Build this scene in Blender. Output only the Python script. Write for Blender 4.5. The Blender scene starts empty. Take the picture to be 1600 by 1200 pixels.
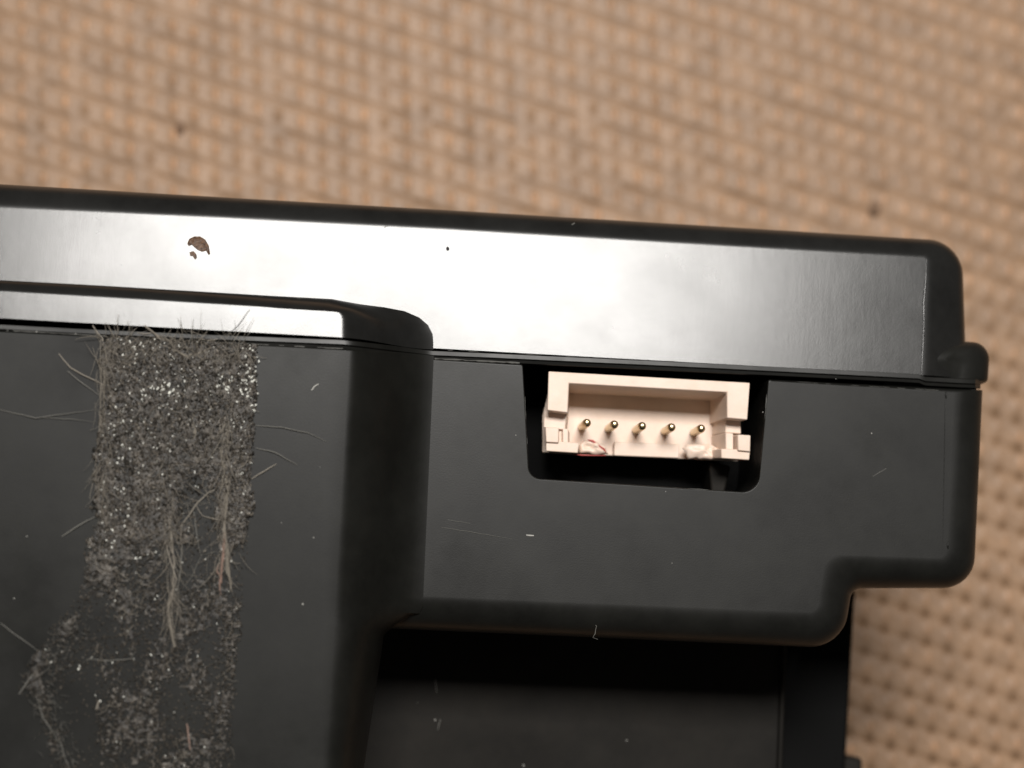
import bpy, bmesh, math, random
from mathutils import Vector, noise

sc = bpy.context.scene
col = sc.collection
R = math.radians
MM = 0.001
random.seed(7)

# ------------------------------------------------------------------ camera
D = 140.0            # mm from the lens to the front face of the housing
PPM = 22.0           # picture pixels per mm on that face (1600 px wide picture)
ROLL = R(3.47)
F = Vector((-0.08, -0.13, 1.0)).normalized()
C = F * D
Xp = (Vector((1, 0, 0)) - F * F.x).normalized()
Yp = F.cross(Xp)
RT = Xp * math.cos(ROLL) + Yp * math.sin(ROLL)
UP = F.cross(RT)

cam_data = bpy.data.cameras.new('camera')
cam = bpy.data.objects.new('camera', cam_data)
col.objects.link(cam)
from mathutils import Matrix
m3 = Matrix((RT, UP, F)).transposed().to_4x4()
m3.translation = C * MM
cam.matrix_world = m3
cam_data.sensor_width = 36
cam_data.lens = 36 * D / (1600 / PPM)
cam_data.clip_start = 0.005
cam_data.clip_end = 20
cam_data.dof.use_dof = True
cam_data.dof.focus_distance = (D - 1.5) * MM
cam_data.dof.aperture_fstop = 22
sc.camera = cam

# ------------------------------------------------------------------ light
w = bpy.data.worlds.new('World')
sc.world = w
w.use_nodes = True
w.node_tree.nodes['Background'].inputs[0].default_value = (1.0, 0.93, 0.85, 1)
w.node_tree.nodes['Background'].inputs[1].default_value = 0.07
sc.view_settings.view_transform = 'Standard'
sc.view_settings.look = 'None'
sc.view_settings.exposure = 0
sc.view_settings.gamma = 1

def area(name, direction, dist, sx, sy, power, colour, aim=(0, 0, 0)):
    l = bpy.data.lights.new(name, 'AREA')
    l.shape = 'RECTANGLE'
    l.size = sx * MM; l.size_y = sy * MM
    l.energy = power; l.color = colour
    o = bpy.data.objects.new(name, l)
    col.objects.link(o)
    d = Vector(direction).normalized()
    o.location = (Vector(aim) + d * dist) * MM
    o.rotation_euler = d.to_track_quat('Z', 'Y').to_euler()
    return o
area('ceiling_lamp', (0.0, 0.395, 1.0), 400, 184, 84, 2.2, (1.0, 0.97, 0.93))

# ------------------------------------------------------------------ helpers
def at(px, py, h):
    """point of the plane z=h (mm) seen at pixel px,py of the 1600x1200 photograph"""
    d = (-F * D + RT * ((px - 800) / PPM) + UP * ((600 - py) / PPM))
    t = (h - C.z) / d.z
    return C + d * t

def down(p, z):
    return Vector((p.x, p.y, z))

class MB:
    def __init__(s): s.v = []; s.f = []; s.c = []
    def pt(s, p): s.v.append(Vector(p)); return len(s.v) - 1
    def ring(s, pts): return [s.pt(p) for p in pts]
    def strip(s, a, b, closed=False):
        n = len(a)
        for i in range(n if closed else n - 1):
            j = (i + 1) % n
            s.f.append((a[i], a[j], b[j], b[i]))
    def face(s, ids): s.f.append(tuple(ids))
    def tube(s, pts, radii, n=6, caps=True):
        rings = []
        for i, p in enumerate(pts):
            p = Vector(p)
            a = Vector(pts[max(i - 1, 0)]); b = Vector(pts[min(i + 1, len(pts) - 1)])
            t = (b - a).normalized()
            side = t.cross(Vector((0.12, 0.2, 1))).normalized()
            up = side.cross(t)
            r = radii[i] if isinstance(radii, (list, tuple)) else radii
            rings.append(s.ring([p + (side * math.cos(2 * math.pi * k / n) + up * math.sin(2 * math.pi * k / n)) * r for k in range(n)]))
        for a, b in zip(rings, rings[1:]): s.strip(a, b, True)
        if caps: s.face(rings[0][::-1]); s.face(rings[-1])
    def build(s, name, mat, parent=None, smooth=35, loc=(0, 0, 0), bevel=0, recalc=True):
        me = bpy.data.meshes.new(name)
        o_ = Vector(loc)
        me.from_pydata([(p - o_) * MM for p in s.v], [], s.f)
        if s.c:
            at_ = me.attributes.new('tint', 'FLOAT', 'POINT')
            at_.data.foreach_set('value', s.c)
        if recalc:
            bm = bmesh.new(); bm.from_mesh(me)
            bmesh.ops.recalc_face_normals(bm, faces=bm.faces)
            bm.to_mesh(me); bm.free()
        me.materials.append(mat)
        if smooth:
            me.polygons.foreach_set('use_smooth', [True] * len(me.polygons))
            me.set_sharp_from_angle(angle=R(smooth))
        ob = bpy.data.objects.new(name, me)
        ob.location = o_ * MM
        col.objects.link(ob)
        if parent: ob.parent = parent
        if bevel:
            b = ob.modifiers.new('edge', 'BEVEL'); b.width = bevel * MM; b.segments = 2; b.limit_method = 'ANGLE'
            b.angle_limit = R(40)
        if smooth and (bevel or smooth < 60):
            ob.modifiers.new('normals', 'WEIGHTED_NORMAL').keep_sharp = True
        return ob

def rounded(pts, n=7):
    """pixel polyline (x, y, r): corners with r > 0 become n+1 points of an arc, the ends too if closed"""
    out = []
    N = len(pts)
    for i, (x, y, r) in enumerate(pts):
        if r == 0:
            out.append((x, y)); continue
        p = Vector((x, y)); a = Vector(pts[i - 1][:2]); b = Vector(pts[(i + 1) % N][:2])
        s0 = p + (a - p).normalized() * r; s1 = p + (b - p).normalized() * r
        for k in range(n + 1):
            t = k / n; ww = 0.7071
            q = (s0 * (1 - t) ** 2 + p * 2 * ww * t * (1 - t) + s1 * t * t) / ((1 - t) ** 2 + 2 * ww * t * (1 - t) + t * t)
            out.append((q.x, q.y))
    return out

def loft(mb, outer, inner, zo, zi, n=8, start=0.0, closed=False, profile=None):
    """rounded edge from outline `outer` (height zo) up to `inner` (height zi(px,py)); returns ring ids, first the outermost"""
    rings = []
    if profile: n = len(profile) - 1
    for k in range(n + 1):
        a = math.pi / 2 * (1 - start) * k / n
        ca = (1 - math.cos(a)) / (1 - math.cos(math.pi / 2 * (1 - start)))
        sa = math.sin(a) / math.sin(math.pi / 2 * (1 - start))
        ring = []
        for (ox, oy), (ix, iy) in zip(outer, inner):
            z1 = zi(ix, iy) if callable(zi) else zi
            z0 = zo(ox, oy) if callable(zo) else zo
            p0 = at(ox, oy, z0); p1 = at(ix, iy, z1)
            c2, s2 = ca, sa
            if profile:
                m = min(1, max(0, (ox - 500) / 165)); m = m * m * (3 - 2 * m)
                c2 = ca * (1 - m) + (1 - profile[n - k][0]) * m; s2 = sa * (1 - m) + (profile[n - k][1] - .05) / 4.95 * m
            p = p0.lerp(p1, c2); p.z = z0 + (z1 - z0) * s2
            ring.append(p)
        rings.append(mb.ring(ring))
    for a, b in zip(rings, rings[1:]): mb.strip(a, b, closed)
    return rings

def prism(mb, px, ref, z0, z1, taper=0.0, about=None):
    """pixel polygon read at height ref, standing from z0 up to z1"""
    P = [at(x, y, ref) for x, y in px]
    c = about or sum(P, Vector()) / len(P)
    a = mb.ring([down(p + (p - c) * taper, z0) for p in P]); b = mb.ring([down(p, z1) for p in P])
    mb.strip(a, b, True); mb.face(b); mb.face(a[::-1])

# ------------------------------------------------------------------ materials
def mat(name, base, rough=0.5, metallic=0.0, spec=0.5):
    m = bpy.data.materials.new(name); m.use_nodes = True
    b = m.node_tree.nodes['Principled BSDF']
    b.inputs['Base Color'].default_value = (*base, 1)
    b.inputs['Roughness'].default_value = rough
    b.inputs['Metallic'].default_value = metallic
    b.inputs['Specular IOR Level'].default_value = spec
    return m, m.node_tree, b

def N(nt, t, **kw):
    n = nt.nodes.new(t)
    for k, v in kw.items(): setattr(n, k, v)
    return n

def noise_tex(nt, scale, vec_scale=(1, 1, 1), detail=4, rough=0.6):
    tc = N(nt, 'ShaderNodeTexCoord'); mp = N(nt, 'ShaderNodeMapping')
    mp.inputs['Scale'].default_value = vec_scale
    nt.links.new(tc.outputs['Object'], mp.inputs['Vector'])
    n = N(nt, 'ShaderNodeTexNoise'); n.inputs['Scale'].default_value = scale
    n.inputs['Detail'].default_value = detail; n.inputs['Roughness'].default_value = rough
    nt.links.new(mp.outputs[0], n.inputs['Vector'])
    return n.outputs['Fac']

def ramp(nt, src, stops):
    r = N(nt, 'ShaderNodeValToRGB')
    e = r.color_ramp.elements
    e[0].position, e[0].color = stops[0][0], (*stops[0][1], 1)
    e[1].position, e[1].color = stops[-1][0], (*stops[-1][1], 1)
    for p, c in stops[1:-1]:
        x = e.new(p); x.color = (*c, 1)
    nt.links.new(src, r.inputs[0])
    return r.outputs[0]

def maprange(nt, src, a, b, lo, hi):
    r = N(nt, 'ShaderNodeMapRange')
    r.inputs[1].default_value = a; r.inputs[2].default_value = b
    r.inputs[3].default_value = lo; r.inputs[4].default_value = hi
    nt.links.new(src, r.inputs[0]); return r.outputs[0]

def bump(nt, b, src, strength, dist):
    n = N(nt, 'ShaderNodeBump'); n.inputs['Strength'].default_value = strength
    n.inputs['Distance'].default_value = dist * MM
    nt.links.new(src, n.inputs['Height'])
    prev = b.inputs['Normal'].links
    if prev: nt.links.new(prev[0].from_socket, n.inputs['Normal'])
    nt.links.new(n.outputs[0], b.inputs['Normal'])

def plastic(name, base, rough, streak=0.0, grain=0.25, smudge=0.12, spec=0.5):
    m, nt, b = mat(name, base, rough, spec=spec)
    s = noise_tex(nt, 90, detail=8, rough=0.65)
    nt.links.new(maprange(nt, s, 0.3, 0.7, rough - smudge, rough + smudge), b.inputs['Roughness'])
    s2 = noise_tex(nt, 160, detail=9, rough=0.7)
    k = tuple(c * 1.6 for c in base)
    nt.links.new(ramp(nt, s2, [(0.35, tuple(c * 0.7 for c in base)), (0.72, k)]), b.inputs['Base Color'])
    bump(nt, b, noise_tex(nt, 9000, detail=2), grain, 0.03)
    if streak:
        bump(nt, b, noise_tex(nt, 1700, (1, 0.14, 0.3), detail=3), streak, 0.05)
        bump(nt, b, noise_tex(nt, 700, detail=3), streak, 0.10)
    return m

M_lid = plastic('glossy_black_plastic', (0.010, 0.010, 0.0095), 0.24, streak=0.035, grain=0.06, smudge=0.03)
M_body = plastic('matte_black_plastic', (0.0085, 0.0085, 0.0075), 0.40, grain=0.10, smudge=0.09, spec=0.26)
M_block = plastic('worn_black_plastic', (0.0075, 0.0075, 0.0064), 0.43, grain=0.10, smudge=0.10, spec=0.23)
M_deep, _, _ = mat('black_plastic_shaded', (0.004, 0.004, 0.004), 0.7, spec=0.08)  # shade of the deep parts put into a blacker base colour
M_panel = plastic('dull_black_plastic', (0.0085, 0.0072, 0.0056), 0.72, grain=0.1, smudge=0.05, spec=0.22)

def cream():
    m, nt, b = mat('cream_nylon', (0.80, 0.66, 0.54), 0.42)
    nt.links.new(ramp(nt, noise_tex(nt, 500), [(0.3, (0.72, 0.555, 0.445)), (0.7, (0.79, 0.635, 0.53))]), b.inputs['Base Color'])
    b.inputs['Subsurface Weight'].default_value = 0.1
    b.inputs['Subsurface Radius'].default_value = (0.8, 0.5, 0.3)
    b.inputs['Subsurface Scale'].default_value = 0.0006
    bump(nt, b, noise_tex(nt, 2500), 0.2, 0.04)
    return m
M_cream = cream()
M_pin, nt_, b_ = mat('tinned_brass', (0.62, 0.50, 0.30), 0.28, metallic=1.0)
bump(nt_, b_, noise_tex(nt_, 6000), 0.3, 0.02)
M_red, _, _ = mat('red_marker', (0.45, 0.08, 0.07), 0.5)
M_melt, _, _ = mat('pale_melted_plastic', (0.68, 0.56, 0.48), 0.25)

# ------------------------------------------------------------------ the things
def tag(o, label=None, cat=None, kind=None, group=None):
    if label: o['label'] = label
    if cat: o['category'] = cat
    if kind: o['kind'] = kind
    if group: o['group'] = group
    return o

FZ = -36.0
hs = bpy.data.objects.new('plastic_housing', None)
col.objects.link(hs)
hs.location = (0, 0, FZ * MM)
hs.empty_display_size = 0.01
tag(hs, 'black plastic device housing with a cream five pin socket, lying on tan woven fabric', 'housing')

def part(o):
    o.parent = hs
    o.matrix_parent_inverse = Matrix.Translation((0, 0, -FZ * MM))
    return o

# ---- lid: the upper shell, its face leaning back a little towards the top
DRAFT = 0.080
def ybase(x): return 508 + 0.0532 * x
def zlid(x, y): return -(ybase(x) - y) / PPM * DRAFT
mb = MB()
outer = rounded([(1509, 596, 0), (1502, 378, 52), (1100, 353, 0), (700, 329, 0), (350, 309, 0), (-90, 283, 0)], 9)
inner = rounded([(1441, 586, 0), (1447, 404, 5), (1100, 384, 0), (700, 360, 0), (350, 342, 0), (-90, 322, 0)], 9)
# order of points is bottom right, corner, top left
rg = loft(mb, outer, inner, lambda x, y: -2.6, zlid, n=9, start=0.18)
skirt = mb.ring([down(mb.v[i], -20) for i in rg[0]])
mb.strip(skirt, rg[0])
bl = mb.pt(at(-90, ybase(-90), 0)); bm_ = mb.pt(at(680, ybase(680), 0))
mb.face(rg[-1] + [bl, bm_])
lid = part(mb.build('lid', M_lid, smooth=28))

# ridge added on the lid face's right edge to catch a bright line
mb = MB()
pts = [at(1447.5, 406, zlid(1447, 406) - 0.02), at(1446, 440, zlid(1447, 440) - 0.02), at(1443, 474, zlid(1447, 470) - 0.02),
       at(1443.5, 500, zlid(1443, 500) - 0.02), at(1442, 540, zlid(1443, 540) - 0.02), at(1440, 583, -0.02)]
mb.tube(pts, [0.05, 0.08, 0.10, 0.07, 0.08, 0.06], 8)
part(mb.build('glint_ridge', M_lid, smooth=60))

# ---- rim bead bulging out at the right end under the lid
mb = MB()
o_ = rounded([(1430, 530, 0), (1490, 533, 0), (1500, 534, 0), (1546, 536, 28), (1542, 600, 8), (1430, 591, 0)], 8)
i_ = rounded([(1430, 566, 0), (1470, 566, 0), (1480, 566, 0), (1496, 568, 10), (1494, 591, 4), (1430, 588, 0)], 8)
rg = loft(mb, o_, i_, -2.6, lambda x, y: -0.22 - 0.62 * max(0, (x - 1464) / 32), n=10, closed=True)
mb.face(rg[-1])
sk = mb.ring([down(mb.v[i], -20) for i in rg[0]]); mb.strip(sk, rg[0], True)
part(mb.build('rim_bead', M_body, smooth=40))

fl = [(0, 5), (.10, 4.74), (.22, 4.25), (.34, 3.55), (.46, 2.70), (.57, 1.85), (.68, 1.1), (.8, .5), (.9, .18), (1, .05)]
# ---- cap: the raised part of the lid over the block
H = 5.0
mb = MB()
co = [(-90, 433), (0, 438), (150, 446), (300, 455), (420, 463), (520, 469), (560, 475), (600, 480), (632, 486), (655, 496), (669, 508), (676, 522), (677, 534), (677, 546)]
ci = [(-90, 450), (0, 456), (150, 465), (300, 474), (420, 481), (505, 486), (526, 487.5), (528, 489), (529, 491), (530, 494), (530, 498), (530, 506), (530, 516), (530, 527)]
def zcap(x, y): return H - (497 + 0.057 * x - y) / PPM * DRAFT
def zcapo(x, y): return 0.1 + (3.6 if x < 300 else max(0, 3.6 * (1 - (x - 300) / 330)))
rg = loft(mb, co, ci, zcapo, zcap, start=0.24, profile=fl)
sk = mb.ring([down(mb.v[i], -1.2) for i in rg[0]]); mb.strip(sk, rg[0])
b0 = mb.pt(at(-90, 492, H))
mb.face(rg[-1] + [b0])
# underside of the cap along the gap
und = [b0] + [r[-1] for r in rg[::-1]]
lowr = mb.ring([down(mb.v[i] + Vector((0, 0.02, 0)), -1.0) for i in und])
mb.strip(und, lowr)
cap = part(mb.build('raised_cap', M_lid, smooth=30))

# ---- seam strip: the lip that runs between the lid and the lower parts
path = [(-90, 501.5, H), (120, 513, H), (330, 522.5, H), (535, 530.5, H)]
for f, z in fl[1:]:
    path.append((545 + 132 * f, 531.5 + 16 * f, z))
path += [(760, 551, .05), (900, 557.5, .05), (1050, 564.5, .05), (1200, 572, .05), (1330, 578.5, .05), (1436, 584, .03), (1446, 588, -.12), (1500, 591, -.2), (1524, 592, -.5), (1532, 592, -1.6)]
sec = [(0, -4), (0.3, -0.12), (1.2, 0.04), (7.2, 0.065), (8.0, 0.03), (8.6, -0.10), (14, -0.16), (15.2, -0.3), (15.8, -4)]
mb = MB()
rings = []
for (x, y, z) in path:
    rings.append(mb.ring([at(x, y + s, z + dz) for s, dz in sec]))
for a, b in zip(rings, rings[1:]): mb.strip(a, b)
part(mb.build('seam_strip', M_body, smooth=25))

mb = MB()
prism(mb, [(1380, 584), (1527, 590), (1526, 640), (1380, 636)], -0.9, -20, -0.9)
part(mb.build('inner_wall', M_body, bevel=0.2))

# ---- lower shell with the port opening cut into its top edge
mb = MB()
out_c = [(588, 556, 0), (817, 569.5, 3), (827, 747, 17), (1184, 770, 26), (1200, 593, 3), (1533, 611.5, 0), (1519, 919, 46), (1330, 919, 16), (1314, 1013, 50), (588, 981, 0)]
in_c = [(588, 558.5, 0), (815.5, 572, 3), (825, 749, 18), (1185.5, 772.5, 27), (1202, 596, 3), (1490, 614, 0), (1478, 872, 12), (1290, 866, 26), (1277, 957, 14), (588, 928, 0)]
O_ = rounded(out_c, 8); I_ = rounded(in_c, 8)
def zout(x, y):
    if y > 800 or x > 1500: return -2.4
    return -0.12
def ease(x, y): return 0.0 if y < 800 else -0.0
rg = loft(mb, O_, I_, zout, 0.0, n=9, closed=True)
mb.face(rg[-1])
sk = []
for i in rg[0]:
    p = mb.v[i].copy(); p.z = -20
    if p.y < -9: p.y += 0.9
    if p.x > 30: p.x -= 0.3
    sk.append(mb.pt(p))
mb.strip(sk, rg[0], True)
part(mb.build('lower_shell', M_body, smooth=30))

# thin parting line on the right of the lower face, with its two nubs
mb = MB()
mb.tube([at(1477, 617, -0.01), at(1475, 740, -0.01), at(1472.5, 856, -0.03)], 0.035, 6)
for x, y in ((1478, 618), (1481, 852)):
    mb.tube([at(x, y - 7, -0.06), at(x, y - 3, 0.0), at(x, y + 3, 0.0), at(x, y + 7, -0.06)], [0.03, 0.07, 0.07, 0.03], 8)
part(mb.build('parting_line', M_body, smooth=60))

# ---- raised block on the left
mb = MB()
rows = []
ys = [517, 519, 540, 580, 640, 700, 760, 820, 870, 900, 912, 924, 936, 946, 954, 962, 980, 1020, 1080, 1150, 1250]
FR_B = [0, .16, .30, .46, .62, .76, .87, .95, .99, 1.0]
Z_B = [5, 4.85, 4.62, 4.2, 3.5, 2.6, 1.5, .4, -1, -4]
for y0 in ys:
    def Y(x): return y0 + 0.053 * x
    t = (y0 - 517) / 640
    xe = 546 - 36 * t
    xf = 678 - 28 * t
    xs = 603 - 30 * max(0, (y0 - 940)) / 200
    k = min(1, max(0, (y0 - 916) / 46)); k = k * k * (3 - 2 * k)
    pts = []
    top = 0.12 if y0 == 517 else 0.0
    for x in (-90, 0, 150, 300, 420, 500): pts.append(at(x, Y(x), H - top))
    for q, (f, z) in enumerate(fl):
        xa = xe + (xf - xe) * f; xb = xe + (xs - xe) * FR_B[q]
        x = xa + (xb - xa) * k; zz = z + (Z_B[q] - z) * k
        pts.append(at(x, Y(x), zz - top))
    last = pts[-1]
    pts.append(down(last, -0.6 + (-13 + .6) * k))
    rows.append(mb.ring(pts))
for a, b in zip(rows, rows[1:]): mb.strip(a, b)
top2 = mb.ring([down(mb.v[i], -2) for i in rows[0]]); mb.strip(top2, rows[0])
part(mb.build('raised_block', M_block, smooth=30))

# ---- recess under the lower shell: panel with a thin rib on its right edge, darker wall beyond
mb = MB()
P1 = [(540, 930), (1224, 955), (1213, 1290), (540, 1290)]
prism(mb, P1, -13.5, -16, -13.5)
part(mb.build('recess_panel', M_panel, bevel=0.1))
mb = MB()
prism(mb, [(1224, 960), (1231, 960), (1219, 1290), (1212, 1290)], -13.0, -16, -13.0)
part(mb.build('recess_rib', M_panel, bevel=0.12))
mb = MB()
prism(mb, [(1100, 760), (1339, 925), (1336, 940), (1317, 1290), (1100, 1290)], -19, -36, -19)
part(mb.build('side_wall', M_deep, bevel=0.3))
mb = MB()
prism(mb, [(1290, 1183), (1349, 1183), (1348, 1250), (1290, 1250)], -22, -36, -22)
part(mb.build('foot', M_panel, bevel=0.4))
mb = MB()
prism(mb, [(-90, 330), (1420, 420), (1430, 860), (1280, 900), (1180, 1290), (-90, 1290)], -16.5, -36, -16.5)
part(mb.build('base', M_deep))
# port cavity
mb = MB()
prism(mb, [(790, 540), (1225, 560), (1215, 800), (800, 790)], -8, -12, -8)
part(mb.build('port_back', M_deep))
mb = MB()
prism(mb, [(1108, 722), (1142, 728), (1131, 775), (1112, 775)], -4.4, -8, -4.4)
part(mb.build('port_rib', M_panel, bevel=0.15))

# ---- cream socket
sock = MB()
RIM = -0.4; FL = -4.5; SC = at(1012, 650, -0.4)
prism(sock, [(857, 580), (1172, 598), (1168, 656), (1136, 653), (1136, 613), (889, 599), (887, 645), (855, 641)], RIM, -6.5, RIM, -0.13, SC)
prism(sock, [(866, 600), (1169, 616), (1158, 650), (1158, 678), (1171, 680), (1171, 713.5), (856, 699), (856, 640)], RIM, -6.48, FL, -0.13, SC)
prism(sock, [(850, 640.5), (886, 644.5), (883, 672), (849, 668)], -1.6, -6.4, -1.6, -0.13, SC)
prism(sock, [(1135, 652.5), (1158, 655.5), (1158, 678), (1133, 676)], -1.7, -6.4, -1.7, -0.13, SC)
prism(sock, [(852, 667), (873, 668), (873, 692), (853, 691)], -1.0, -6.42, -1.0, -0.13, SC)
prism(sock, [(879, 669), (888, 670), (888, 694), (879, 692)], -1.3, -6.42, -1.3, -0.13, SC)
prism(sock, [(853, 688), (905, 692), (903, 708), (853, 705)], -1.2, -6.44, -1.2, -0.13, SC)
prism(sock, [(1134, 676), (1146, 677), (1146, 703), (1134, 702)], -1.4, -6.42, -1.4, -0.13, SC)
prism(sock, [(1153, 679), (1173, 680), (1172.5, 706), (1153, 704)], -0.9, -6.42, -0.9, -0.13, SC)
prism(sock, [(1127, 701), (1172.5, 703), (1171, 719), (1127, 716)], -1.1, -6.44, -1.1, -0.13, SC)
prism(sock, [(868, 668), (884, 670), (884, 694), (868, 692)], -1.9, -6.43, -1.9, -0.13, SC)
prism(sock, [(1142, 678), (1157, 679), (1157, 704), (1142, 703)], -2.1, -6.43, -2.1, -0.13, SC)
prism(sock, [(960, 690), (1062, 694), (1061, 716), (959, 712)], -3.9, -6.44, -3.9, -0.13, SC)
socket = part(sock.build('connector_socket', M_cream, bevel=0.07, smooth=30))
tag(socket, 'cream nylon five pin connector socket recessed in the port')

pin_me = None
for (x, y) in ((918, 660), (961, 662.5), (1004.5, 665), (1050.5, 667), (1097, 669)):
    tip = at(x, y, -1.1)
    if pin_me is None:
        mb = MB()
        prof = [(0.31, -4.4), (0.31, -1.55), (0.28, -1.35), (0.21, -1.2), (0.12, -1.15)]
        rr = [mb.ring([Vector((math.cos(2 * math.pi * k / 16) * r, math.sin(2 * math.pi * k / 16) * r, z)) for k in range(16)]) for r, z in prof]
        for a, b in zip(rr, rr[1:]): mb.strip(a, b, True)
        mb.face(rr[-1])
        o = mb.build('pin', M_pin, smooth=50)
        pin_me = o.data
    else:
        o = bpy.data.objects.new('pin', pin_me); col.objects.link(o)
        o.modifiers.new('normals', 'WEIGHTED_NORMAL').keep_sharp = True
    o.location = (tip.x * MM, tip.y * MM, 0)
    o.parent = socket
    o.matrix_parent_inverse = Matrix.Identity(4)

def lump(name, pxs, h, material, parent, seed=0, zs=0.3):
    """small uneven blob over a pixel outline"""
    mb = MB(); P0 = [at(x, y, h) for x, y in pxs]; P = []
    for a, b in zip(P0, P0[1:] + P0[:1]):
        P += [a.lerp(b, t / 4) for t in range(4)]
    c = sum(P, Vector()) / len(P)
    rs = []
    for k, (s, z) in enumerate(((1.0, -.3), (0.95, .3), (0.85, .6), (0.7, .75), (0.5, .8), (0.3, .75), (0.1, .8))):
        ring = []
        for p in P:
            q = c + (p - c) * s
            q = q + (p - c) * .25 * s * noise.noise(q * 2.3 + Vector((seed, 0, 0)))
            q.z += z * zs + 1.5 * zs * noise.noise(q * 2.6 + Vector((0, seed, 0))) * min(1, 1.2 - s)
            ring.append(q)
        rs.append(mb.ring(ring))
    for a, b in zip(rs, rs[1:]): mb.strip(a, b, True)
    mb.face(rs[-1])
    o = mb.build(name, material, smooth=60); o.parent = parent
    return o
lump('melted_edge', [(905, 694), (915, 688), (930, 688), (945, 697), (950, 709), (925, 711), (903, 708)], -3.7, M_cream, socket, 1, .28)
lump('melted_edge', [(1066, 700), (1085, 692), (1112, 694), (1124, 700), (1130, 712), (1105, 719), (1078, 716)], -3.3, M_cream, socket, 5, .3)
mb = MB()
mb.tube([at(918, 687, -3.45), at(926, 689, -3.4), at(934, 695, -3.4), at(944, 702, -3.4), at(947, 707, -3.5)], [.03, .09, .05, .07, .03], 6)
mb.tube([at(896, 709.5, -3.6), at(908, 711, -3.4), at(926, 711.5, -3.4), at(946, 711.5, -3.6)], [.02, .05, .035, .03], 6)
o = mb.build('red_mark', M_red, smooth=60); o.parent = socket
o['label'] = 'red marks on the lower left lip of the socket'

# ---- dried brown stain on the lid and small specks
M_stain, nt_, b_ = mat('brown_stain', (0.10, 0.055, 0.03), 0.35)
nt_.links.new(ramp(nt_, noise_tex(nt_, 4200, detail=3), [(0.35, (0.05, 0.025, 0.015)), (0.62, (0.16, 0.09, 0.05))]), b_.inputs['Base Color'])
bump(nt_, b_, noise_tex(nt_, 5000), 1.0, 0.12)
def flat_spot(name, pxs, zf, material, thick=0.05):
    mb = MB()
    P = [at(x, y, zf(x, y)) for x, y in pxs]
    c = sum(P, Vector()) / len(P)
    a = mb.ring([p - Vector((0, 0, .02)) for p in P]); b = mb.ring([c + (p - c) * .9 + Vector((0, 0, thick)) for p in P])
    mb.strip(a, b, True); mb.face(b)
    return part(mb.build(name, material, smooth=60))
s_ = flat_spot('stain', [(292, 381), (295, 373), (303, 369), (313, 369), (321, 374), (327, 384), (329, 397), (327, 399), (323, 392), (316, 394), (309, 391), (303, 386), (299, 382), (294, 384)], zlid, M_stain)
s_['label'] = 'brown half-round stain on the bright lid'
flat_spot('stain', [(296, 394), (302, 392), (307, 397), (308, 403), (305, 406), (301, 400), (297, 400)], zlid, M_stain)
M_speck, _, _ = mat('dark_speck', (0.03, 0.028, 0.03), 0.8, spec=0.1)
flat_spot('speck', [(697, 387), (699, 385), (702, 387), (702, 391), (699, 392), (697, 390)], zlid, M_speck)

# ------------------------------------------------------------------ adhesive residue on the raised block
M_res, nt_, b_ = mat('grey_brown_residue', (0.08, 0.07, 0.06), 0.5)
nt_.links.new(ramp(nt_, noise_tex(nt_, 1500, (1, .7, 1), detail=6, rough=.75), [(0.36, (0.010, 0.009, 0.0075)), (0.5, (0.036, 0.031, 0.026)), (0.64, (0.11, 0.096, 0.08))]), b_.inputs['Base Color'])
bump(nt_, b_, noise_tex(nt_, 3500, detail=3), 1.0, 0.15)

M_grain = bpy.data.materials.new('residue_grain'); M_grain.use_nodes = True
nt_ = M_grain.node_tree; b_ = nt_.nodes['Principled BSDF']
a_ = N(nt_, 'ShaderNodeAttribute', attribute_name='tint')
nt_.links.new(ramp(nt_, a_.outputs['Fac'], [(0.0, (0.010, 0.009, 0.0075)), (0.40, (0.04, 0.035, 0.029)), (0.8, (0.13, 0.113, 0.094)), (0.95, (0.28, 0.25, 0.21)), (1.0, (0.85, 0.85, 0.78))]), b_.inputs['Base Color'])  # white end of the ramp: glints on the grit painted as colour
b_.inputs['Roughness'].default_value = 0.34

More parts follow.
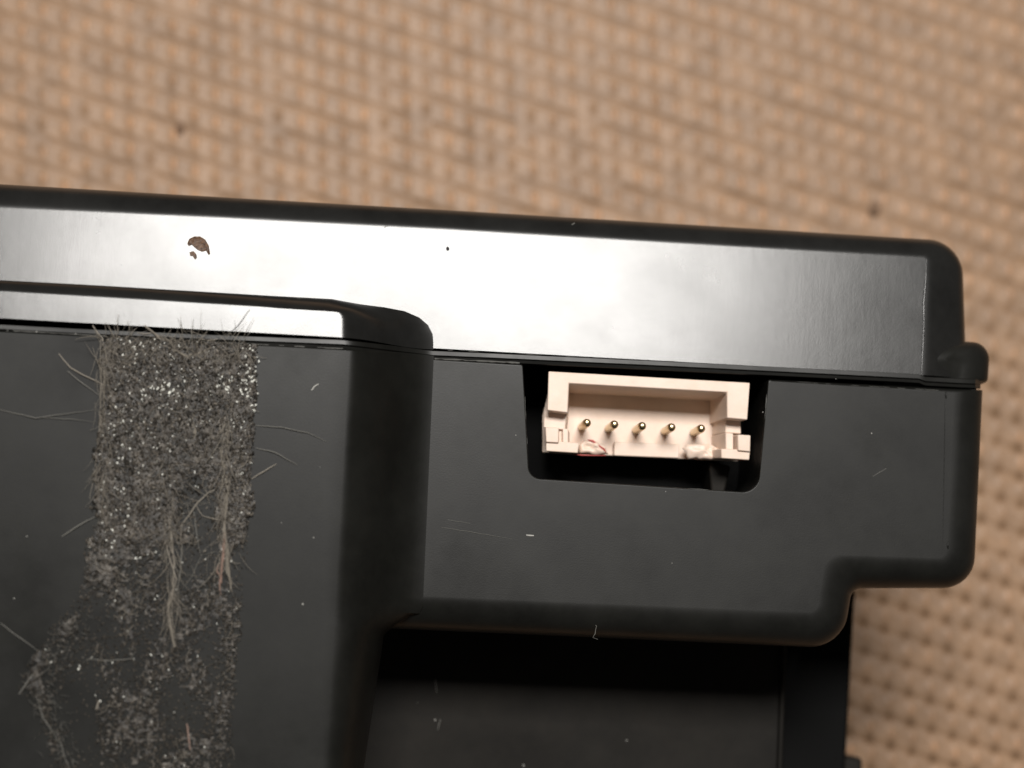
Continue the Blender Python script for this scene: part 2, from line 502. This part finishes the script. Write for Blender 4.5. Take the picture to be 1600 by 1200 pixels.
def interp(tab, y):
    if y <= tab[0][0]: return tab[0][1]
    for (a, va), (b, vb) in zip(tab, tab[1:]):
        if y <= b: return va + (vb - va) * (y - a) / (b - a)
    return tab[-1][1]
LEFT = [(515, 157), (600, 158), (690, 150), (800, 148), (860, 138), (940, 118), (970, 90), (1000, 70), (1040, 40), (1070, 34), (1100, 48), (1150, 72), (1250, 100)]
RIGHT = [(515, 405), (560, 402), (700, 396), (800, 394), (850, 384), (930, 382), (1000, 374), (1080, 366), (1150, 362), (1250, 366)]
def cover(x, y):
    """0..1 how thick the residue is at a pixel"""
    n = noise.noise(Vector((x * .035, y * .03, 0))) * 11 + noise.noise(Vector((x * .12, y * .1, 5))) * 7 + noise.noise(Vector((x * .4, y * .35, 8))) * 6
    l = interp(LEFT, y) + n; r = interp(RIGHT, y) + n * .6
    topy = 516 + .053 * x + (noise.noise(Vector((x * .2, 0, 3))) * 5)
    if y < topy or x < l or x > r: return 0.0
    d = 1.0
    if y > 780: d = 1 - .38 * min(1, (y - 780) / 200)
    # bare spots
    def hole(cx, cy, rx, ry, amt):
        q = ((x - cx) / rx) ** 2 + ((y - cy) / ry) ** 2
        return 1 - amt * math.exp(-q)
    d *= hole(305, 790, 36, 60, .8) * hole(325, 840, 22, 70, .75) * hole(225, 985, 18, 70, .6) * hole(110, 1120, 42, 62, .97) * hole(150, 1070, 25, 60, .6) * hole(285, 600, 22, 12, .5)
    if y > 940 and x < 150:
        lobe = abs(x - interp([(940, 150), (1000, 85), (1030, 60), (1060, 52), (1090, 62), (1150, 82), (1200, 105)], y))
        d *= 1.25 if lobe < 14 else .6
    m = noise.noise(Vector((x * .02, y * .013, 9)))
    if y > 850: d *= max(0.25, min(1, .8 + m * 1.3))
    return d

mb = MB()
stp = 3
gx = [20 + stp * i for i in range(134)]; gy = [516 + stp * j for j in range(245)]
ids = {}
for j, y in enumerate(gy):
    for i, x in enumerate(gx):
        c = cover(x, y + .0 * x)
        lo = min(1, max(0, (y - 780) / 120))
        if c > .42 - .06 * lo + (.30 - .1 * lo) * noise.noise(Vector((x * .09, y * .05, 2))) + (.35 + .65 * lo) * noise.noise(Vector((x * .3, y * .2, 4))):
            hgt = .03 + .22 * c * (.5 + .5 * noise.noise(Vector((x * .16, y * .13, 1)))) + .1 * c * noise.noise(Vector((x * .5, y * .4, 1)))
            ids[i, j] = mb.pt(at(x + random.uniform(-1.2, 1.2), y + random.uniform(-1.2, 1.2), H + max(.012, hgt)))
for (i, j), a in ids.items():
    if (i + 1, j) in ids and (i, j + 1) in ids and (i + 1, j + 1) in ids:
        mb.f.append((a, ids[i, j + 1], ids[i + 1, j + 1], ids[i + 1, j]))
res = part(mb.build('adhesive_residue', M_res, smooth=70, recalc=False))
res['kind'] = 'stuff'
res['label'] = 'gritty grey brown strip of torn adhesive left on the raised block'

mb = MB()
OCT = [Vector(v) for v in ((1, 0, 0), (0, 1, 0), (-1, 0, 0), (0, -1, 0), (0, 0, 1), (0, 0, -.7))]
OF = [(0, 1, 4), (1, 2, 4), (2, 3, 4), (3, 0, 4), (1, 0, 5), (2, 1, 5), (3, 2, 5), (0, 3, 5)]
def grain(x, y, r, tint, el=1.3, dz=0.0, asp=.8):
    p = at(x, y, H + .05 + dz)
    a = random.uniform(-.9, .9); ca, sa = math.cos(a), math.sin(a)
    b0 = len(mb.v)
    for v in OCT:
        q = Vector((v.x * r * asp * random.uniform(.6, 1.3), v.y * r * el * random.uniform(.6, 1.3), v.z * r * random.uniform(.5, 1.1)))
        mb.v.append(p + Vector((q.x * ca - q.y * sa, q.x * sa + q.y * ca, q.z)))
        mb.c.append(tint)
    for f in OF: mb.f.append(tuple(b0 + k for k in f))
cnt = 0
for _ in range(52000):
    x = random.uniform(28, 412); y = random.uniform(520, 1230)
    c = cover(x, y)
    if random.random() > c * .95: continue
    u = random.random()
    tint = random.uniform(.0, .5) if u < .5 else random.uniform(.4, .82) if u < .9 else random.uniform(.8, .94) if u < .965 else 1.0
    lo = min(1, max(0, (y - 760) / 150)); tint = tint * (1 - lo) + (.28 + .5 * tint) * lo if tint < .95 or random.random() < .75 * lo else tint
    r = random.uniform(.028, .10) * (1 if y < 850 else .8) if tint < .94 else random.uniform(.03, .075)
    grain(x, y, r, tint, random.uniform(1.0, 1.9), random.uniform(0, .18) * c)
    cnt += 1
for cx, cy, sx, sy, n in ((255, 610, 22, 10, 34), (387, 600, 8, 40, 36), (350, 603, 8, 8, 12), (215, 540, 14, 8, 10), (180, 660, 12, 30, 14), (180, 800, 14, 40, 10), (205, 840, 30, 30, 8), (120, 1040, 4, 4, 3)):
    for _ in range(n):
        grain(random.gauss(cx, sx), random.gauss(cy, sy), random.uniform(.06, .11), 1.0, 1.2, .15)  # extra white grains standing in for glints
g = mb.build('residue_grain', M_grain, smooth=0, recalc=False)
g.parent = res; g['kind'] = 'stuff'

# fibres
M_fib, _, _ = mat('pale_fibre', (0.23, 0.205, 0.17), 0.6)
M_fibg, _, _ = mat('grey_fibre', (0.15, 0.145, 0.13), 0.6)
M_fibr, _, _ = mat('reddish_fibre', (0.27, 0.18, 0.145), 0.6)
def fibre(pts, r=.04, material=M_fib, h=H, lift=.12, name='fibre', parent=None, zf=None):
    P = []
    # resample with a little wobble
    for (x0, y0), (x1, y1) in zip(pts, pts[1:]):
        n = max(2, int(math.hypot(x1 - x0, y1 - y0) / 10))
        for k in range(n):
            t = k / n
            P.append((x0 + (x1 - x0) * t + random.uniform(-.5, .5), y0 + (y1 - y0) * t + random.uniform(-.5, .5)))
    P.append(pts[-1])
    m_ = MB(); L = len(P)
    V = [at(x, y, (zf(x, y) if zf else h) + lift * (.4 + .6 * math.sin(math.pi * i / max(1, L - 1)))) for i, (x, y) in enumerate(P)]
    if r >= .085:
        for q in range(5):
            off = [Vector((random.uniform(-1, 1) * r * 1.1, random.uniform(-1, 1) * r, random.uniform(0, .1))) for _ in range(3)]
            a0 = random.randrange(0, max(1, L // 4)); b0 = L - random.randrange(0, max(1, L // 4))
            W = [V[i] + off[0].lerp(off[1], i / L) + off[2] * math.sin(i * 1.1) * .4 for i in range(a0, b0)]
            if len(W) > 2: m_.tube(W, [r * random.uniform(.16, .42) for _ in W], 4)
        r *= .45
    m_.tube(V, [r * (.45 + .55 * math.sin(math.pi * min(1, .15 + i / L))) for i in range(L)], 5)
    o = m_.build(name, material, smooth=70, recalc=False)
    if parent: o.parent = parent
    else: part(o)
    return o
FB = [
 ([(92, 553), (110, 575), (133, 587), (160, 600), (185, 608)], .045, M_fib),
 ([(106, 580), (130, 600), (155, 618)], .035, M_fibg),
 ([(0, 640), (55, 653), (110, 646), (150, 640)], .03, M_fibg),
 ([(60, 652), (110, 655), (150, 660)], .02, M_fibg),
 ([(97, 838), (125, 820), (152, 806)], .045, M_fibg),
 ([(0, 974), (25, 992), (58, 1016)], .03, M_fibg),
 ([(392, 664), (440, 668), (480, 676), (510, 690)], .03, M_fibg),
 ([(400, 700), (430, 707), (465, 727)], .035, M_fibg),
 ([(393, 748), (412, 737), (432, 725)], .045, M_fib),
 ([(390, 520), (372, 545), (340, 552)], .02, M_fibg),
 ([(390, 482), (372, 508), (345, 532)], .02, M_fibg),
 ([(145, 508), (152, 520), (160, 528), (163, 560), (162, 600), (163, 640), (158, 690)], .05, M_fib),
 ([(157, 530), (158, 600), (156, 660), (150, 720), (140, 780)], .035, M_fib),
 ([(163, 600), (172, 625), (182, 642), (196, 662)], .05, M_fib),
 ([(163, 598), (190, 600), (214, 604)], .04, M_fib),
 ([(228, 510), (240, 520), (252, 529), (264, 535)], .10, M_fib),
 ([(240, 520), (226, 522), (214, 520)], .04, M_fib),
 ([(262, 545), (275, 550), (290, 556), (312, 552), (328, 545)], .10, M_fib),
 ([(328, 552), (336, 558), (344, 561)], .10, M_fibg),
 ([(295, 535), (300, 525), (298, 514)], .03, M_fibg),
 ([(318, 540), (326, 532), (340, 530)], .04, M_fib),
 ([(168, 535), (180, 550), (190, 560), (176, 560)], .05, M_fib),
 ([(346, 700), (354, 745), (356, 770), (351, 820), (350, 868)], .09, M_fib),
 ([(349, 812), (353, 850), (357, 890), (362, 925)], .13, M_fib),
 ([(352, 820), (348, 870), (344, 910), (345, 938)], .10, M_fibr),
 ([(342, 880), (338, 892), (346, 905)], .07, M_fibr),
 ([(345, 760), (325, 770), (308, 786), (296, 805), (282, 822), (270, 842)], .05, M_fib),
 ([(306, 790), (316, 806), (340, 812), (352, 814)], .03, M_fib),
 ([(262, 800), (268, 840), (272, 880), (270, 930), (268, 965)], .06, M_fib),
 ([(270, 920), (263, 950), (268, 985), (275, 1010)], .12, M_fib),
 ([(258, 840), (264, 870), (276, 905), (266, 930)], .05, M_fib),
 ([(284, 850), (282, 890), (276, 930)], .04, M_fibg),
 ([(303, 800), (308, 840), (314, 868), (340, 862)], .03, M_fibg),
 ([(315, 868), (300, 900), (285, 920)], .02, M_fibg),
 ([(340, 640), (344, 670), (352, 700)], .04, M_fib),
 ([(300, 655), (305, 675), (303, 690)], .11, M_fib),
 ([(358, 650), (350, 690), (346, 720), (356, 745)], .04, M_fib),
 ([(135, 1030), (170, 1032), (205, 1030), (212, 1018), (200, 1012)], .03, M_fibg),
 ([(30, 1084), (45, 1062), (58, 1045)], .05, M_fibg),
 ([(58, 1090), (66, 1120), (84, 1145), (92, 1160)], .035, M_fibg),
 ([(92, 1150), (100, 1180), (112, 1210)], .03, M_fibg),
 ([(292, 1130), (296, 1160), (297, 1175)], .05, M_fibr),
 ([(155, 1095), (150, 1110)], .06, M_fib),
 ([(322, 860), (318, 862)], .05, M_fib),
]
for pts, r, m_ in FB: fibre(pts, r, m_, parent=res)
# fine loose hairs tangled in the grit, past counting
mb = MB()
for _ in range(260):
    x = random.uniform(140, 400); y = random.uniform(530, 1190)
    if cover(x, y) < .35: continue
    a = random.gauss(math.pi / 2, .7); L = random.uniform(8, 34); c2 = random.uniform(-1.2, 1.2)
    P = []
    for k in range(6):
        t = k / 5
        P.append(at(x + math.cos(a + c2 * t) * L * t, y + math.sin(a + c2 * t) * L * t, H + .15 + .2 * math.sin(math.pi * t)))
    mb.tube(P, random.uniform(.007, .016), 4, caps=False)
def wisp(x, y, a, L, rr):
    c2 = random.uniform(-.4, .4); z0 = random.uniform(.1, .35); P = []
    for k in range(7):
        t = k / 6
        P.append(at(x + math.cos(a + c2 * t) * L * t, y + math.sin(a + c2 * t) * L * t, H + z0 + .25 * math.sin(math.pi * t)))
    mb.tube(P, [rr * q for q in (.5, .9, 1, 1, .8, .6, .3)], 4, caps=False)
for _ in range(170): wisp(random.uniform(150, 400), random.uniform(522, 575), random.gauss(-math.pi / 2 + random.choice((0, .9, -.9)), .5), random.uniform(10, 42), random.uniform(.007, .022))
for _ in range(60): wisp(random.gauss(352, 6), random.uniform(640, 880), random.gauss(math.pi / 2, .25), random.uniform(25, 70), random.uniform(.008, .022))
for _ in range(60): wisp(random.gauss(268, 6), random.uniform(770, 960), random.gauss(math.pi / 2, .3), random.uniform(25, 65), random.uniform(.008, .02))
for _ in range(60): wisp(random.gauss(160, 5), random.uniform(530, 760), random.gauss(math.pi / 2, .3), random.uniform(25, 70), random.uniform(.007, .018))
for _ in range(70): wisp(random.uniform(230, 380), random.uniform(620, 900), random.uniform(0, 6.28), random.uniform(20, 55), random.uniform(.006, .014))
g2 = mb.build('loose_hair', M_fib, smooth=70, recalc=False); g2.parent = res; g2['kind'] = 'stuff'
mb = MB()
for _ in range(190):
    y = random.uniform(960, 1190); wisp(interp([(940, 130), (1000, 85), (1060, 52), (1100, 62), (1200, 105)], y) + random.gauss(10, 15), y, random.gauss(2.2 if y < 1050 else 1.1, .8), random.uniform(5, 18), random.uniform(.006, .016))
g2 = mb.build('loose_hair', M_fibg, smooth=70, recalc=False); g2.parent = res; g2['kind'] = 'stuff'

# lint, scratches and specks on the bare plastic
M_dust, _, _ = mat('pale_dust', (0.42, 0.41, 0.38), 0.7)
LN = [
 ([(487, 610), (491, 604), (498, 600)], .05, H, M_dust), ([(938, 952), (928, 963), (922, 968), (932, 978), (930, 990), (926, 996), (934, 999)], .03, -0.6, M_fibg),
 ([(822, 836), (834, 837)], .06, 0, M_dust), ([(690, 824), (740, 832), (800, 842)], .014, 0, M_fibg), ([(700, 812), (735, 818)], .012, 0, M_fibg),
 ([(680, 1060), (682, 1082)], .03, -13.5, M_fibg), ([(684, 1140), (688, 1124)], .03, -13.5, M_fibg), ([(1364, 744), (1385, 732)], .016, 0, M_fibg),
 ([(898, 348), (890, 354)], .04, -1.2, M_fibg), ([(893, 350), (905, 358)], .03, -1.2, M_fibg),
 ([(600, 355), (607, 352)], .02, -.6, M_fibg),
]
for pts, r, h, m_ in LN: fibre(pts, r, m_, h=h, lift=.03, name='lint')
def dust(pts, name='dust_speck'):
    for x, y, r, h in pts:
        p = at(x, y, h); m_ = MB(); r *= .72
        base = m_.ring([p + Vector((math.cos(k * 1.047 + x) * r * random.uniform(.7, 1.2), math.sin(k * 1.047 + x) * r * random.uniform(.7, 1.2), 0)) for k in range(6)])
        tp = m_.ring([p + Vector((math.cos(k * 1.047 + x) * r * .5, math.sin(k * 1.047 + x) * r * .5, r * .8)) for k in range(6)])
        m_.strip(base, tp, True); m_.face(tp)
        part(m_.build(name, M_dust, smooth=60, recalc=True))
dust([(490, 840, .07, H), (473, 944, .11, H), (22, 935, .08, H), (440, 817, .04, H), (1192, 644, .06, 0), (806, 680, .06, 0), (1362, 677, .07, 0),
      (680, 1125, .09, -13.5), (818, 1196, .12, -13.5), (979, 1157, .10, -13.5), (652, 1098, .05, -13.5), (1020, 943, .06, -0.1), (1050, 880, .04, 0), (1297, 370, .09, -1.9),
      (109, 1040, .09, H), (57, 518.5, .10, H), (12, 516.5, .06, H), (42, 838, .07, H), (1040, 768, .05, 0), (1306, 592, .05, -.1), (605, 535, .05, 2.2), (500, 730, .03, H), (118, 521.5, .07, H)])

# burrs and wear along the moulded edges
M_burr, _, _ = mat('worn_plastic_edge', (0.11, 0.108, 0.10), 0.5)
def burr(pts, r0, r1, h, gap=.3):
    run = []
    def flush():
        if len(run) > 2:
            m_ = MB(); m_.tube([p for p, _ in run], [q for _, q in run], 5)
            part(m_.build('edge_burr', M_burr, smooth=70, recalc=False))
        run.clear()
    total = 0
    for (x0, y0), (x1, y1) in zip(pts, pts[1:]):
        n = max(2, int(math.hypot(x1 - x0, y1 - y0) / 4))
        for k in range(n):
            t = k / n; x = x0 + (x1 - x0) * t; y = y0 + (y1 - y0) * t
            q = noise.noise(Vector((x * .05 + 3, y * .05, 1))); q2 = noise.noise(Vector((x * .31, y * .31, 1)))
            if q < -gap: flush(); continue
            run.append((at(x + .5 * q2, y + .8 * q2, h), r0 + (r1 - r0) * max(0, .4 + q + .6 * q2)))
    flush()
burr([(679, 560.5), (816, 567.5)], .02, .085, -.04, .6)
burr([(0, 515.5), (150, 524.5), (300, 533), (440, 540), (540, 545)], .012, .05, H - .03, .12)
burr([(829, 744), (838, 750), (960, 757), (1100, 765), (1160, 770), (1178, 767), (1186, 756), (1190, 735), (1199, 600)], .008, .036, -.06, .25)
burr([(818, 575), (821, 640), (825, 720)], .008, .022, -.06, .05)
burr([(1206, 594.5), (1330, 602), (1470, 610)], .006, .02, -.05, .0)
burr([(700, 547.5), (900, 557), (1130, 568.5)], .008, .022, .06, .05)
burr([(0, 439), (180, 448.5), (330, 457.5), (520, 469.5)], .006, .014, 3.7, -.1)

# ------------------------------------------------------------------ the woven fabric below
def woven():
    m, nt, b = mat('tan_woven_yarn', (0.48, 0.32, 0.19), 0.48, spec=0.35)
    oi = N(nt, 'ShaderNodeObjectInfo')
    a = N(nt, 'ShaderNodeAttribute', attribute_name='tint')
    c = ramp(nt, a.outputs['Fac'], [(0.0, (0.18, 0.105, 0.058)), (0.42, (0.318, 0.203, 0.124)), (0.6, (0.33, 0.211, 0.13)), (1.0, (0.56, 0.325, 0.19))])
    tc = N(nt, 'ShaderNodeTexCoord')
    gn = N(nt, 'ShaderNodeNewGeometry')
    n = N(nt, 'ShaderNodeTexNoise'); n.inputs['Scale'].default_value = 330; n.inputs['Detail'].default_value = 4
    nt.links.new(gn.outputs['Position'], n.inputs['Vector'])
    mx = N(nt, 'ShaderNodeMix', data_type='RGBA', blend_type='MULTIPLY'); mx.inputs[0].default_value = 1
    nt.links.new(c, mx.inputs[6])
    nt.links.new(ramp(nt, n.outputs['Fac'], [(0.3, (0.80, 0.80, 0.80)), (0.7, (1.12, 1.10, 1.08))]), mx.inputs[7])
    nt.links.new(mx.outputs[2], b.inputs['Base Color'])
    n2 = N(nt, 'ShaderNodeTexNoise'); n2.inputs['Scale'].default_value = 2500
    nt.links.new(gn.outputs['Position'], n2.inputs['Vector'])
    bump(nt, b, n2.outputs['Fac'], .5, .1)
    return m
M_yarn = woven()
M_back, _, _ = mat('fabric_underside', (0.16, 0.10, 0.06), 0.9, spec=0.1)

O0 = at(802, 604, FZ)
Uv = at(802 + 33.4, 604 + 10.6, FZ) - O0
Vv = at(802 + 1.3, 604 + 44.6, FZ) - O0
per = Vv.length
vd = Vv.normalized(); sd = Vector((-vd.y, vd.x, 0))
pitch = abs(Uv.dot(sd))
NP = 84; SUB = 12; NL = 12
variants = []
for vv in range(4):
    mb = MB(); prev = None
    for j in range(NP * SUB + 1):
        t = j / SUB; ph = t - math.floor(t); cell = math.floor(t)
        rnd = noise.noise(Vector((cell * 3.7, vv * 9.1, 0))); rnd2 = noise.noise(Vector((cell * 2.1, vv * 5.3, 7)))
        row = []
        py = 604 + (t - NP / 2) * 44.6          # holes deepen and crowns fade downward, a change of light put into the weave
        op = min(1, max(0, (py - 330) / 420)); op = .12 + .88 * op * op * (3 - 2 * op)
        dc = min(ph, 1 - ph)            # distance from the crown
        for i in range(NL + 1):
            s = -1 + 2 * i / NL
            dh = abs(ph - .5 - .119 * s)    # distance from the row gap, which runs on across the strips
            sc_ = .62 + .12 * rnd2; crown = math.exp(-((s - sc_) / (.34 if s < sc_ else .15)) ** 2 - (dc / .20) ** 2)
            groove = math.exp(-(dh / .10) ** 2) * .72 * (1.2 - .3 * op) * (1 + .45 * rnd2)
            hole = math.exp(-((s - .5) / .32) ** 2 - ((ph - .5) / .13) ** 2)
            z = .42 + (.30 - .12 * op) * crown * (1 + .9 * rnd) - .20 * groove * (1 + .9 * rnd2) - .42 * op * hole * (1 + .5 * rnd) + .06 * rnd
            tint = .5 + (.50 - .2 * op) * crown * (1 + 1.2 * rnd2) - .17 * groove * (1 + rnd) - .34 * op * hole * (1 + .5 * rnd2) + .06 * rnd2  # orange crown yarn; its glints and the shade in gaps are painted in
            p = vd * ((t - NP / 2) * per) + sd * (s * pitch * .5 * 1.02 + .03 * rnd) + Vector((0, 0, z))
            row.append(mb.pt(p)); mb.c.append(max(0, min(1, tint)))
        if prev: mb.strip(prev, row)
        prev = row
    o = mb.build('yarn', M_yarn, smooth=80, recalc=False)
    variants.append(o.data); bpy.data.objects.remove(o)

mb = MB()
a = O0 + Vector((-300, -300, -1.4)); b = O0 + Vector((300, 300, -.55))
for z in (a.z, b.z):
    mb.ring([Vector((a.x, a.y, z)), Vector((b.x, a.y, z)), Vector((b.x, b.y, z)), Vector((a.x, b.y, z))])
mb.face((0, 3, 2, 1)); mb.face((4, 5, 6, 7))
mb.strip([0, 1, 2, 3], [4, 5, 6, 7], True)
fab = mb.build('woven_fabric', M_back, smooth=0)
tag(fab, 'coarse tan woven fabric surface under the black housing, out of focus', kind='structure')
for k in range(-50, 51):
    o = bpy.data.objects.new('yarn', variants[random.randrange(4)])
    col.objects.link(o)
    base = O0 + Uv * k
    # keep the strips level with each other: slide back by whole repeats
    sl = round((Uv * k).dot(vd) / per)
    base = base - vd * (sl * per)
    o.location = Vector((base.x, base.y, FZ - .62)) * MM
    o.parent = fab

# crumbs caught in the weave
M_crumb, _, _ = mat('dark_crumb', (0.19, 0.115, 0.07), 0.8)
for (x, y, r, lab) in ((281, 199, .42, 'dark brown crumb on the tan fabric above the stained end of the lid'),
                       (1367, 325, .55, 'dark brown crumb on the tan fabric just above the right corner of the lid')):
    p = at(x, y, FZ + .1); m_ = MB(); rr = []
    for q, (s, z) in enumerate(((.6, -.3), (1, 0), (.85, .3), (.35, .5))):
        rr.append(m_.ring([p + Vector((math.cos(k * .785) * r * s * (1 + .3 * noise.noise(Vector((k, q, x)))), 1.4 * math.sin(k * .785) * r * s * (1 + .3 * noise.noise(Vector((k, q + 4, x)))), z * r)) for k in range(8)]))
    for a, b in zip(rr, rr[1:]): m_.strip(a, b, True)
    m_.face(rr[0]); m_.face(rr[-1])
    tag(m_.build('crumb', M_crumb, smooth=60), lab, 'crumb')
